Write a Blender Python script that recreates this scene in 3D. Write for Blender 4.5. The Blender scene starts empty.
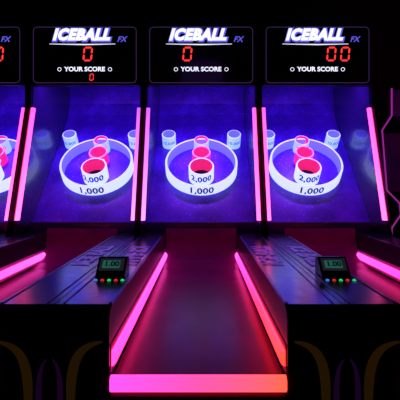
import bpy, bmesh, math
from mathutils import Vector, Matrix
sc=bpy.context.scene
sc.view_settings.view_transform='Standard'
CZ=1.15
Y0=2.5

# ---------------- materials ----------------
def nmat(name):
    m=bpy.data.materials.new(name); m.use_nodes=True
    return m, m.node_tree, m.node_tree.nodes['Principled BSDF']
def pmat(name,col,rough=.4,metal=0,emis=None,es=0,coat=0,noise=0,nscale=40,spec=.5):
    m,t,b=nmat(name)
    b.inputs['Base Color'].default_value=(*col,1)
    b.inputs['Roughness'].default_value=rough
    b.inputs['Metallic'].default_value=metal
    b.inputs['Coat Weight'].default_value=coat
    b.inputs['Specular IOR Level'].default_value=spec
    if emis:
        b.inputs['Emission Color'].default_value=(*emis,1)
        b.inputs['Emission Strength'].default_value=es
    if noise:
        tc=t.nodes.new('ShaderNodeTexCoord'); n=t.nodes.new('ShaderNodeTexNoise')
        n.inputs['Scale'].default_value=nscale; n.inputs['Detail'].default_value=4
        t.links.new(tc.outputs['Object'],n.inputs['Vector'])
        r=t.nodes.new('ShaderNodeMapRange'); r.inputs['To Min'].default_value=max(0,rough-noise); r.inputs['To Max'].default_value=rough+noise
        t.links.new(n.outputs['Fac'],r.inputs['Value']); t.links.new(r.outputs[0],b.inputs['Roughness'])
    return m
def gradmat(name,axis,stops,strength,lo,hi):
    m,t,b=nmat(name)
    b.inputs['Base Color'].default_value=(.05,.02,.04,1); b.inputs['Roughness'].default_value=.3
    tc=t.nodes.new('ShaderNodeTexCoord'); s=t.nodes.new('ShaderNodeSeparateXYZ')
    t.links.new(tc.outputs['Object'],s.inputs[0])
    mr=t.nodes.new('ShaderNodeMapRange'); mr.inputs['From Min'].default_value=lo; mr.inputs['From Max'].default_value=hi
    t.links.new(s.outputs[axis],mr.inputs['Value'])
    cr=t.nodes.new('ShaderNodeValToRGB'); e=cr.color_ramp.elements
    e[0].position=stops[0][0]; e[0].color=(*stops[0][1],1)
    e[1].position=stops[-1][0]; e[1].color=(*stops[-1][1],1)
    for p,c in stops[1:-1]:
        k=e.new(p); k.color=(*c,1)
    t.links.new(mr.outputs[0],cr.inputs[0]); t.links.new(cr.outputs[0],b.inputs['Emission Color'])
    b.inputs['Emission Strength'].default_value=strength
    return m

M={}
M['black']=pmat('black_laminate',(.009,.006,.018),.22,coat=.0,noise=.08,spec=.35)
M['blackmatte']=pmat('black_matte',(.008,.007,.012),.6,noise=.1)
M['side']=pmat('cabinet_inner_side',(.03,.02,.12),.25,coat=.2,noise=.08)
M['bloom']=pmat('strip_bloom_backing',(.6,.22,.40),.5,noise=.08)  # pale pink reflector colour, stands in for bloom around the neon
M['trim']=pmat('edge_trim',(.12,.07,.3),.3,metal=.6,noise=.05)
M['glass']=pmat('display_glass',(.006,.004,.010),.12,coat=.6)
M['frame']=pmat('display_frame',(.2,.15,.3),.3,emis=(.20,.12,.5),es=.16,noise=.05)
M['bezel']=pmat('screen_bezel',(.1,.1,.15),.3,emis=(.2,.2,.3),es=.05,noise=.05)
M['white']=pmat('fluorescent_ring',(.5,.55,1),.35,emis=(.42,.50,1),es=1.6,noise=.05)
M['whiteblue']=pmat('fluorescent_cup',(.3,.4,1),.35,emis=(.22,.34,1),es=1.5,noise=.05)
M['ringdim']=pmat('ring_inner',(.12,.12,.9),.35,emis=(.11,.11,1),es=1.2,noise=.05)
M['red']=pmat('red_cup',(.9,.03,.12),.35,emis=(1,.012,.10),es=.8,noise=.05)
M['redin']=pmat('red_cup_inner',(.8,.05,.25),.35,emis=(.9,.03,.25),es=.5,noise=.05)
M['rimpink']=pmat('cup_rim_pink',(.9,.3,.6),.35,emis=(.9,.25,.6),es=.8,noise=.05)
M['ink']=pmat('number_ink',(.004,.004,.05),.5,noise=.05)
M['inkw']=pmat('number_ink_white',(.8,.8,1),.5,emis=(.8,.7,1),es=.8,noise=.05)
M['hole']=pmat('cup_hole',(.01,.005,.08),.6,noise=.05)
M['logo']=pmat('logo_white',(.8,.8,.9),.4,emis=(.80,.84,1),es=1.25,noise=.05)
M['logopurple']=pmat('logo_purple',(.2,.1,.5),.4,emis=(.13,.12,.9),es=.85,noise=.05)
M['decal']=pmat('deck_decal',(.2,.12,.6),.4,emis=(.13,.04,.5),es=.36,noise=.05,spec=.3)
M['led']=pmat('red_led',(.1,0,0),.4,emis=(1,.03,.03),es=1.8,noise=.05)
M['green']=pmat('lcd_green',(.05,.15,.1),.3,emis=(.05,.28,.22),es=.32,noise=.05)
M['bgreen']=pmat('button_green',(.05,.2,.1),.3,emis=(.02,.9,.2),es=.7,noise=.05)
M['bred']=pmat('button_red',(.2,.02,.02),.3,emis=(1,.03,.05),es=.6,noise=.05)
M['bblue']=pmat('button_blue',(.02,.05,.3),.3,emis=(.05,.25,1),es=.8,noise=.05)
M['yellow']=pmat('yellow_graphic',(.4,.25,.03),.5,emis=(.4,.2,.02),es=.03,noise=.05)
M['purpleg']=pmat('purple_graphic',(.3,.08,.5),.5,emis=(.25,.03,.4),es=.03,noise=.05)
M['pinkL']=gradmat('neon_strip_left',1,[(0,(1,.025,.20)),(.5,(1,.032,.30)),(1,(.9,.05,.5))],4.4,1.15,2.8)
M['pinkR']=gradmat('neon_strip_right',1,[(0,(1,.024,.016)),(.3,(1,.016,.055)),(.6,(1,.022,.19)),(1,(.9,.04,.40))],4.4,1.15,2.8)
M['bar']=gradmat('neon_bar',0,[(0,(1,.028,.28)),(.5,(1,.028,.13)),(1,(1,.042,.022))],3.6,-.22,.22)
M['edgePink']=gradmat('edge_strip_pink',2,[(0,(1,.09,.42)),(.5,(1,.06,.30)),(1,(.8,.045,.28))],3.8,.9,1.65)
M['edgeViolet']=gradmat('edge_strip_violet',2,[(0,(.95,.22,1)),(.5,(.75,.12,1)),(1,(.35,.06,.7))],2.3,.9,1.65)

def board_mat():
    m,t,b=nmat('playfield_board')
    tc=t.nodes.new('ShaderNodeTexCoord')
    v=t.nodes.new('ShaderNodeTexVoronoi'); v.inputs['Scale'].default_value=38
    t.links.new(tc.outputs['Object'],v.inputs['Vector'])
    cr=t.nodes.new('ShaderNodeValToRGB'); e=cr.color_ramp.elements
    e[0].position=.08; e[0].color=(.35,.3,1,1); e[1].position=.24; e[1].color=(.13,.03,.85,1)
    t.links.new(v.outputs['Distance'],cr.inputs[0])
    n=t.nodes.new('ShaderNodeTexNoise'); n.inputs['Scale'].default_value=5; n.inputs['Detail'].default_value=5
    t.links.new(tc.outputs['Object'],n.inputs['Vector'])
    cr2=t.nodes.new('ShaderNodeValToRGB'); e=cr2.color_ramp.elements
    e[0].position=.38; e[0].color=(.5,.45,.55,1); e[1].position=.62; e[1].color=(1,1,1,1)
    t.links.new(n.outputs['Fac'],cr2.inputs[0])
    mx=t.nodes.new('ShaderNodeMix'); mx.data_type='RGBA'; mx.blend_type='MULTIPLY'; mx.inputs['Factor'].default_value=1
    t.links.new(cr.outputs[0],mx.inputs[6]); t.links.new(cr2.outputs[0],mx.inputs[7])
    t.links.new(mx.outputs[2],b.inputs['Base Color'])
    b.inputs['Roughness'].default_value=.3; b.inputs['Specular IOR Level'].default_value=.35
    return m
M['board']=board_mat()
def noisemat(name,c1,c2,scale,rough,coat=0,spec=.5):
    m,t,b=nmat(name)
    tc=t.nodes.new('ShaderNodeTexCoord'); n=t.nodes.new('ShaderNodeTexNoise'); n.inputs['Scale'].default_value=scale; n.inputs['Detail'].default_value=5
    t.links.new(tc.outputs['Object'],n.inputs['Vector'])
    cr=t.nodes.new('ShaderNodeValToRGB'); e=cr.color_ramp.elements
    e[0].position=.35; e[0].color=(*c1,1); e[1].position=.65; e[1].color=(*c2,1)
    t.links.new(n.outputs['Fac'],cr.inputs[0]); t.links.new(cr.outputs[0],b.inputs['Base Color'])
    b.inputs['Roughness'].default_value=rough; b.inputs['Coat Weight'].default_value=coat
    b.inputs['Specular IOR Level'].default_value=spec
    return m
M['lane']=noisemat('lane_surface',(.15,.006,.085),(.19,.008,.105),6,.26,0,.07)
M['floor']=noisemat('carpet',(.02,.012,.03),(.05,.02,.05),30,.95)
M['wall']=noisemat('wall_paint',(.008,.006,.010),(.011,.007,.013),8,.8)
M['wallr']=noisemat('wall_paint_maroon',(.08,.01,.03),(.11,.015,.04),8,.7)
M['ceil']=noisemat('ceiling_paint',(.006,.006,.007),(.010,.008,.010),8,.9)
M['cabside']=noisemat('cabinet_artwork',(.25,.03,.28),(.10,.03,.35),7,.35)
M['cabneon']=pmat('cabinet_neon',(.1,.02,.1),.3,emis=(.6,.04,.5),es=.5,noise=.05)
M['cabscreen']=noisemat('cabinet_screen',(.05,.03,.3),(.3,.05,.3),5,.15)

# ---------------- mesh helpers ----------------
def mobj(name,me,mats,parent=None,smooth=False,bevel=0,loc=None):
    o=bpy.data.objects.new(name,me); sc.collection.objects.link(o)
    for m in mats: me.materials.append(m)
    if parent: o.parent=parent; o.location=(0,-Y0,0)
    if loc: o.location=loc
    if smooth:
        for p in me.polygons: p.use_smooth=True
    if bevel:
        b=o.modifiers.new('b','BEVEL'); b.width=bevel; b.segments=2; b.limit_method='ANGLE'
    return o
def fromdata(vs,fs,name='m'):
    me=bpy.data.meshes.new(name); me.from_pydata(vs,[],fs); me.update()
    bm=bmesh.new(); bm.from_mesh(me); bmesh.ops.recalc_face_normals(bm,faces=bm.faces); bm.to_mesh(me); bm.free()
    return me
def prism(name,prof,x0,x1,mat,parent=None,bevel=0):
    n=len(prof)
    vs=[(x0,y,z) for y,z in prof]+[(x1,y,z) for y,z in prof]
    fs=[list(range(n)),list(range(2*n-1,n-1,-1))]+[[i,(i+1)%n,n+(i+1)%n,n+i] for i in range(n)]
    return mobj(name,fromdata(vs,fs),[mat],parent,bevel=bevel)
def box(name,x0,x1,y0,y1,z0,z1,mat,parent=None,bevel=0):
    return prism(name,[(y0,z0),(y1,z0),(y1,z1),(y0,z1)],x0,x1,mat,parent,bevel)

def textmesh(body,size,bold=.0,shear=0,sx=1,space=1):
    cu=bpy.data.curves.new('t','FONT'); cu.body=body; cu.size=size; cu.align_x='CENTER'; cu.align_y='CENTER'
    cu.offset=bold; cu.shear=shear; cu.resolution_u=3; cu.space_character=space
    o=bpy.data.objects.new('t',cu); sc.collection.objects.link(o)
    dg=bpy.context.evaluated_depsgraph_get(); dg.update()
    me=bpy.data.meshes.new_from_object(o.evaluated_get(dg))
    bpy.data.objects.remove(o)
    me.materials.clear()
    for v in me.vertices: v.co.x*=sx
    return me
def placetext(name,me,fn,mat,parent):
    for v in me.vertices: v.co=Vector(fn(v.co.x,v.co.y))
    me.update()
    return mobj(name,me,[mat],parent)

S2=math.sqrt(.5); OY,OZ=2.95,.88
def pf(x,s,n): return (x, OY+S2*s-S2*n, OZ+S2*s+S2*n)
def ring(name,cx,cs,R,h,th,mout,parent,hole=True,seg=64,h0=.001,label=None,ink=None,lsize=.05,minner=None,bold=.0022,sx=1,lpos=.5,mrim=None):
    prof=[(R,0),(R,h-.004),(R-.003,h),(R-th+.003,h),(R-th,h-.004),(R-th,0)]
    vs=[];fs=[];idx=[]
    for i in range(seg):
        a=2*math.pi*i/seg
        for r,n in prof: vs.append(pf(cx+r*math.sin(a),cs-r*math.cos(a),h0+n))
    k=len(prof)
    for i in range(seg):
        j=(i+1)%seg
        for q in range(k-1):
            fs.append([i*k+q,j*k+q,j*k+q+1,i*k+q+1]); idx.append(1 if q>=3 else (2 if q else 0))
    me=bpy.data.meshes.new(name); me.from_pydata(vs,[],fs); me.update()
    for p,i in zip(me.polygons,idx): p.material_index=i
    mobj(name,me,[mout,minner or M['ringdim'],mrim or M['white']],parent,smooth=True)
    if hole:
        c=[pf(cx+(R-th)*math.sin(2*math.pi*i/seg),cs-(R-th)*math.cos(2*math.pi*i/seg),.004) for i in range(seg)]
        mobj(name+'_hole',fromdata(c,[list(range(seg))]),[M['hole']],parent)
    if label:
        tm=textmesh(label,lsize,bold=bold,sx=sx,space=1.06)
        RR=R+.002
        placetext(name+'_number',tm,lambda x,y:pf(cx+RR*math.sin(x/RR),cs-RR*math.cos(x/RR),h0+h*lpos+y),ink or M['ink'],parent)

SEG={'a':(0,1),'b':(1,.5),'c':(1,-.5),'d':(0,-1),'e':(-1,-.5),'f':(-1,.5),'g':(0,0)}
def digit(name,cx,cz,w,h,y,on,parent):
    t=h*.12; vs=[];fs=[]
    def seg(kind,ox,oz,L):
        L=L/2-t*.35; a=t/2
        P=[(-L,0),(-L+a,a),(L-a,a),(L,0),(L-a,-a),(-L+a,-a)]
        if kind=='v': P=[(q,p) for p,q in P]
        b=len(vs)
        for p,q in P:
            X=ox+p; Z=oz+q
            vs.append((cx+X+Z*.08,y,cz+Z))
        fs.append(list(range(b,b+6)))
    for s in on:
        mx,mz=SEG[s]
        if s in 'adg': seg('h',0,mz*h/2,w)
        else: seg('v',mx*w/2,mz*h/2,h/2)
    mobj(name,fromdata(vs,fs),[M['led']],parent)

def polyline_tube(name,pts,r,mat,parent,cyc=False):
    cu=bpy.data.curves.new(name,'CURVE'); cu.dimensions='3D'; cu.bevel_depth=r; cu.bevel_resolution=2
    sp=cu.splines.new('POLY'); sp.points.add(len(pts)-1)
    for p,c in zip(sp.points,pts): p.co=(*c,1)
    sp.use_cyclic_u=cyc
    o=bpy.data.objects.new(name,cu); sc.collection.objects.link(o); cu.materials.append(mat)
    o.parent=parent; o.location=(0,-Y0,0)
    return o

def ribbon(name,pts,widths,y,mat,parent):
    vs=[];fs=[]
    for i,(x,z) in enumerate(pts):
        a=pts[max(0,i-1)]; b=pts[min(len(pts)-1,i+1)]
        d=Vector((b[0]-a[0],b[1]-a[1])).normalized(); n=Vector((-d.y,d.x))*widths[i]/2
        vs+= [(x+n.x,y,z+n.y),(x-n.x,y,z-n.y)]
    for i in range(len(pts)-1): fs.append([2*i,2*i+1,2*i+3,2*i+2])
    mobj(name,fromdata(vs,fs),[mat],parent)
def bez(p0,p1,p2,p3,n=16):
    r=[]
    for i in range(n+1):
        t=i/n;u=1-t
        r.append(tuple(u**3*a+3*u*u*t*b+3*u*t*t*c+t**3*d for a,b,c,d in zip(p0,p1,p2,p3)))
    return r

LI=.2275; XI=.360; XO=.3785; TOP=.83
def machine(mx,digits,small,edgeL,edgeR):
    P=bpy.data.objects.new('skee_ball_machine',None); sc.collection.objects.link(P); P.location=(mx,Y0,0)
    for s,nm in ((-1,'left'),(1,'right')):
        prof=[(1.15,0),(1.15,.80),(1.165,.822),(1.19,TOP),(2.67,TOP),(2.70,.90),(2.96,1.64),(2.96,2.19),(3.9,2.19),(3.9,0)]
        prism('side_panel_'+nm,prof,min(s*XI,s*XO),max(s*XI,s*XO),M['black'],P)
        prof=[(1.15,0),(1.15,.80),(1.165,.822),(1.19,TOP),(2.94,TOP),(2.94,0)]
        prism('lane_rail_'+nm,prof,min(s*LI,s*(XI-.001)),max(s*LI,s*(XI-.001)),M['black'],P)
        x=s*(LI-.0005); box('strip_bloom_backing_'+nm,min(x,x-s*.0015),max(x,x-s*.0015),1.165,2.86,CZ-.455-.034,CZ-.455+.036,M['bloom'],P)  # added reflector behind the strip, imitates its halo
        prof=[(2.735,.90),(2.975,1.60),(2.995,1.80),(3.05,2.1),(3.84,2.1),(3.84,.86),(2.95,.86)]
        x=s*(XI-.001); prism('head_lining_'+nm,prof,min(x,x-s*.004),max(x,x-s*.004),M['side'],P)
        x=s*(LI+.004); box('rail_trim_'+nm,min(x,x+s*.008),max(x,x+s*.008),1.2,2.68,TOP,TOP+.003,M['trim'],P)
        x=s*(XI-.004); box('rail_seam_'+nm,min(x,x+s*.004),max(x,x+s*.004),1.2,2.66,TOP,TOP+.003,M['trim'],P)
        prof=[]
        zc=CZ-.455
        for i in range(7):
            a=-math.pi/2+math.pi*i/6; prof.append((LI-.014*math.cos(a)-.0025,zc+.020*math.sin(a)))
        vs=[(s*px,1.165,pz) for px,pz in prof]+[(s*px,2.82,pz) for px,pz in prof]; n=7
        fs=[list(range(n)),list(range(n,2*n))]+[[i,(i+1)%n,n+(i+1)%n,n+i] for i in range(n)]
        mobj('lane_light_strip_'+nm,fromdata(vs,fs),[M['pinkL'] if s<0 else M['pinkR']],P)
        A=Vector((0,2.70-.004,.925)); B=Vector((0,2.96-.004,1.645))
        w=.013; x0=s*.349
        vs=[];
        for p in (A,B):
            for dx,dy in ((-w,0.02),(-w,-.006),(-w*.5,-.012),(w*.5,-.012),(w,-.006),(w,.02)):
                vs.append((x0+dx*.8 ,p.y+dy+.012,p.z))
        fs=[list(range(6)),list(range(6,12))]+[[i,(i+1)%6,6+(i+1)%6,6+i] for i in range(6)]
        e=edgeL if s<0 else edgeR
        mobj('head_edge_light_'+nm,fromdata(vs,fs),[M[e]],P)
        vs=[]
        for p in (A,B):
            for dx,dy in ((s*.012,.012),(s*.027,.012),(s*.027,.016),(s*.012,.016)):
                vs.append((x0+dx,p.y+dy-.013,p.z))
        fs=[[0,1,2,3],[4,5,6,7]]+[[i,(i+1)%4,4+(i+1)%4,4+i] for i in range(4)]
        mobj('head_edge_bloom_flange_'+nm,fromdata(vs,fs),[M['bloom']],P)  # added pale flange, catches the edge light as a halo
    base=[(1.16,.60),(2.90,.60)]
    top=[(2.90,.855),(2.885,.86),(2.87,.83),(2.85,.76),(2.81,.70),(2.73,.665),(2.6,.65),(1.16,.64)]
    prism('lane',base+top,-LI+.0025,LI-.0025,M['lane'],P)
    box('front_panel',-LI+.001,LI-.001,1.16,1.2,0,.60,M['black'],P)
    prism('front_light_bar',[(1.158,.618),(1.145,.618),(1.137,.626),(1.137,.648),(1.145,.657),(1.158,.657)],-LI+.003,LI-.003,M['bar'],P)
    prism('ball_return_tray',[(1.158,.46),(1.06,.46),(1.06,.52),(1.068,.52),(1.068,.47),(1.158,.47)],-LI+.003,LI-.003,M['black'],P)
    board=[(2.95,.88),(3.72,1.65),(3.77,1.72),(3.80,1.82),(3.81,2.1),(3.83,2.1),(3.83,1.7),(3.75,1.62),(2.97,.84),(2.95,.84)]
    prism('playfield_board',board,-XI+.006,XI-.006,M['board'],P)
    box('gutter_lip',-XI+.007,XI-.007,2.925,2.948,.832,.895,M['side'],P)
    box('roof_panel',-XI+.001,XI-.001,3.06,3.9,2.165,2.19,M['black'],P)
    box('back_panel',-XI+.001,XI-.001,3.86,3.9,0,2.16,M['blackmatte'],P)
    ring('outer_ring',0,.520,.262,.085,.018,M['white'],P,hole=False,label='1,000',lsize=.076)
    ring('cup_2000',0,.437,.090,.112,.013,M['white'],P,label='2,000',lsize=.068,bold=.0022,lpos=.56,minner=M['redin'])
    ring('cup_3000',0,.605,.068,.10,.012,M['red'],P,label='3,000',ink=M['inkw'],lsize=.048,bold=.001,minner=M['redin'],lpos=.6,mrim=M['rimpink'])
    ring('cup_4000',0,.735,.056,.105,.010,M['whiteblue'],P,label='4,000',ink=M['red'],lsize=.044,bold=.001,minner=M['red'],lpos=.6,mrim=M['whiteblue'])
    for s,nm in ((-1,'left'),(1,'right')):
        ring('corner_cup_'+nm,s*.25,.80,.052,.11,.010,M['whiteblue'],P,label='10,000',lsize=.036,bold=.0005)
    yb=2.945
    box('header_cabinet',-XI+.001,XI-.001,yb,3.0,CZ+.638,2.185,M['black'],P,bevel=.004)
    box('header_glass',-.338,.338,yb-.006,yb-.0005,CZ+.652,CZ+1.02,M['glass'],P,bevel=.003)
    x,z0,z1,r=.336,CZ+.655,CZ+1.018,.025; pts=[]
    for cx,cz,a0 in ((x-r,z1-r,0),(-x+r,z1-r,90),(-x+r,z0+r,180),(x-r,z0+r,270)):
        for i in range(5):
            a=math.radians(a0+i*22.5); pts.append((cx+r*math.cos(a),yb-.007,cz+r*math.sin(a)))
    polyline_tube('header_frame',pts,.002,M['frame'],P,cyc=True)
    yt=yb-.0085
    tm=textmesh('ICEBALL',.098,bold=.014,shear=.3,sx=.93,space=1.12)
    placetext('header_logo_outline',tm,lambda a,b:(a-.022,yt,CZ+.962+b),M['logopurple'],P)
    tm=textmesh('ICEBALL',.098,bold=.0065,shear=.3,sx=.93,space=1.12)
    placetext('header_logo',tm,lambda a,b:(a-.025,yt-.002,CZ+.965+b),M['logo'],P)
    tm=textmesh('FX',.05,bold=.001,shear=.3)
    placetext('header_logo_suffix',tm,lambda a,b:(a+.240,yt,CZ+.937+b),M['logopurple'],P)
    ribbon('logo_swoosh',[(-.23,CZ+.963-.056),(0,CZ+.963-.060),(.20,CZ+.963-.056)],[.003,.007,.003],yt-.002,M['logo'],P)
    tm=textmesh('YOUR SCORE',.040,bold=.0012,sx=1.08)
    placetext('score_caption',tm,lambda a,b:(a,yt,CZ+.742+b),M['logo'],P)
    for s in (-1,1):
        c=[(s*.165+.012*math.cos(i*math.pi/4),CZ+.742+.012*math.sin(i*math.pi/4)) for i in range(8)]
        polyline_tube('score_caption_icon',[(a,yt,b) for a,b in c],.0018,M['logo'],P,cyc=True)
    for lx,on in digits: digit('score_digit',lx,CZ+.842,.050,.084,yt,on,P)
    for lx,on in small: digit('ticket_digit',lx,CZ+.691,.022,.040,yt,on,P)
    for s,nm in ((-1,'left'),(1,'right')):
        tm=textmesh('ICE BALL',.125,bold=.005,shear=.2,sx=1.05)
        if s>0: f=lambda a,b:(.293-b*.85,2.0+a,TOP+.004)
        else:   f=lambda a,b:(-.293+b*.85,2.0-a,TOP+.004)
        placetext('deck_logo_'+nm,tm,f,M['decal'],P)
    cx=-.300; w=.050
    prism('control_box',[(1.50,TOP+.0005),(1.60,TOP+.0005),(1.60,TOP+.060),(1.57,TOP+.064),(1.515,TOP+.016)],cx-w,cx+w,M['black'],P,bevel=.003)
    d=Vector((0,.055,.048)).normalized(); nn=Vector((0,-d.z,d.y))
    A=Vector((0,1.515,TOP+.016))+d*.010+nn*.002; B=Vector((0,1.515,TOP+.016))+d*.063+nn*.002
    vs=[(cx-w+.008,A.y,A.z),(cx+w-.008,A.y,A.z),(cx+w-.008,B.y,B.z),(cx-w+.008,B.y,B.z)]
    mobj('control_screen_bezel',fromdata(vs,[[0,1,2,3]]),[M['bezel']],P)
    A2=A+d*.010+nn*.001;B2=B-d*.010+nn*.001
    vs=[(cx-w+.018,A2.y,A2.z),(cx+w-.022,A2.y,A2.z),(cx+w-.022,B2.y,B2.z),(cx-w+.018,B2.y,B2.z)]
    mobj('control_screen',fromdata(vs,[[0,1,2,3]]),[M['green']],P)
    tm=textmesh('1.00',.03,bold=.001); C=(A2+B2)/2+nn*.001
    placetext('control_screen_text',tm,lambda a,b:(cx+a,C.y+d.y*b,C.z+d.z*b),M['ink'],P)
    for i,mm in enumerate(('bblue','bred','bgreen','bred','bgreen')):
        bm=bmesh.new(); bmesh.ops.create_uvsphere(bm,u_segments=16,v_segments=8,radius=.0065)
        for v in bm.verts: v.co=Vector((v.co.x+cx-.040+i*.022,v.co.y+1.475,max(v.co.z,0)*.8+TOP+.0005))
        me=bpy.data.meshes.new('b'); bm.to_mesh(me); bm.free()
        mobj('control_button_%d'%i,me,[M[mm]],P,smooth=True)
    yf=1.148
    for s,nm in ((-1,'left'),(1,'right')):
        W=[.006+.020*math.sin(math.pi*i/16) for i in range(17)]
        b1=bez((s*.245,.745),(s*.335,.73),(s*.335,.66),(s*.315,.42))
        ribbon('front_graphic_'+nm,b1,W,yf,M['yellow'],P)
        b2=bez((s*.372,.70),(s*.335,.66),(s*.365,.55),(s*.35,.35))
        ribbon('front_graphic_accent_'+nm,b2,[w*.6 for w in W],yf,M['purpleg'],P)
    def al(name,loc,tgt,e,col,sx,sy,spread=math.pi):
        L=bpy.data.lights.new(name,'AREA'); L.shape='RECTANGLE'; L.size=sx; L.size_y=sy; L.energy=e; L.color=col; L.spread=spread
        lo=bpy.data.objects.new(name,L); sc.collection.objects.link(lo); lo.parent=P
        lo.location=(loc[0],loc[1]-Y0,loc[2]); lo.rotation_euler=(Vector(tgt)-Vector(loc)).to_track_quat('-Z','Y').to_euler()
    al('head_lamp',(0,3.10,1.90),(0,3.34,1.2),4.4,(.34,.05,1),.6,.08)
    L=bpy.data.lights.new('ring_glow_spot','SPOT'); L.energy=80; L.color=(.20,.08,1); L.spot_size=math.radians(46); L.spot_blend=1; L.shadow_soft_size=.04  # added unseen spot, concentrates the blue glow on the rings
    lo=bpy.data.objects.new('ring_glow_spot',L); sc.collection.objects.link(lo); lo.parent=P
    lo.location=(0,3.12-Y0,1.93); lo.rotation_euler=Vector((0,.22,-.66)).to_track_quat('-Z','Y').to_euler()
    return P

Z='abcdef'
machine(-1.52,[(.2,Z)],[],'edgeViolet','edgePink')
machine(-.76,[(.02,Z)],[(.045,Z)],'edgePink','edgeViolet')
machine(0,[(-.09,Z)],[],'edgeViolet','edgePink')
machine(.76,[(.09,Z),(.18,Z)],[],'edgePink','edgePink')

# upright video cabinet beyond the row
C=bpy.data.objects.new('arcade_video_cabinet',None); sc.collection.objects.link(C); C.location=(1.52,Y0,0)
prof=[(3.0,0),(3.0,.85),(2.86,.95),(2.88,1.02),(3.08,1.10),(3.16,1.52),(3.0,1.60),(3.0,1.78),(3.62,1.78),(3.65,0)]
for s,nm in ((-1,'left'),(1,'right')):
    prism('side_panel_'+nm,prof,min(s*.24,s*.262),max(s*.24,s*.262),M['cabside'],C)
    pts=[(s*.251,y-.004,z) for y,z in prof[:8]]
    polyline_tube('neon_trim_'+nm,pts,.005,M['cabneon'],C)
box('base_panel',-.239,.239,3.02,3.6,0,.84,M['black'],C)
prism('control_panel',[(2.88,.93),(2.90,1.0),(3.10,1.08),(3.10,.86),(3.01,.85)],-.239,.239,M['black'],C)
prism('monitor',[(3.11,1.09),(3.18,1.50),(3.5,1.50),(3.5,1.09)],-.239,.239,M['cabscreen'],C)
box('marquee',-.239,.239,3.02,3.6,1.60,1.775,M['cabside'],C)
box('back_panel',-.239,.239,3.55,3.61,.85,1.59,M['black'],C)
for i in (-1,1):
    bm=bmesh.new(); bmesh.ops.create_cone(bm,segments=12,radius1=.008,radius2=.006,depth=.07,cap_ends=True)
    bmesh.ops.create_uvsphere(bm,u_segments=12,v_segments=8,radius=.018,matrix=Matrix.Translation((0,0,.045)))
    me=bpy.data.meshes.new('j'); bm.to_mesh(me); bm.free()
    mobj('joystick_%d'%(i+1),me,[M['red']],C,smooth=True,loc=(i*.1,2.98-Y0,1.06))

def rb(name,x0,x1,y0,y1,z0,z1,mat): return box(name,x0,x1,y0,y1,z0,z1,mat)
rb('floor',-3.2,2.3,-1.5,4.8,-.05,0,M['floor'])
rb('ceiling',-3.2,2.3,-1.5,4.8,2.9,2.95,M['ceil'])
rb('wall_back',-3.2,2.2,4.6,4.7,0,2.9,M['wall'])
rb('wall_left',-3.2,-3.1,-1.5,4.6,0,2.9,M['wall'])
rb('wall_right',2.2,2.3,-1.5,4.6,0,2.9,M['wallr'])

def light(name,loc,col,e,r=.1):
    L=bpy.data.lights.new(name,'POINT'); L.color=col; L.energy=e; L.shadow_soft_size=r
    o=bpy.data.objects.new(name,L); sc.collection.objects.link(o); o.location=loc
light('pink_wall_fill',(1.75,3.9,2.2),(1,.06,.20),.8)  # added fill without fixture, tints the right wall pink
light('cabinet_fill',(1.45,2.5,1.5),(.8,.08,.8),.8)  # free point light in front of the video cabinet, out of view
light('violet_room_fill',(0,-.6,2.7),(.35,.12,1),.8,.3)  # soft point light above and behind the camera, no fixture modelled

w=bpy.data.worlds.new('w'); sc.world=w; w.use_nodes=True
w.node_tree.nodes['Background'].inputs[0].default_value=(.25,.1,.5,1)
w.node_tree.nodes['Background'].inputs[1].default_value=.002

cam=bpy.data.cameras.new('camera'); co=bpy.data.objects.new('camera',cam); sc.collection.objects.link(co)
co.location=(.012,0,CZ); co.rotation_euler=(math.pi/2,0,0)
cam.lens=36*450/400; cam.sensor_width=36; cam.shift_y=-17/400; cam.shift_x=-3/400
cam.clip_start=.01
sc.camera=co
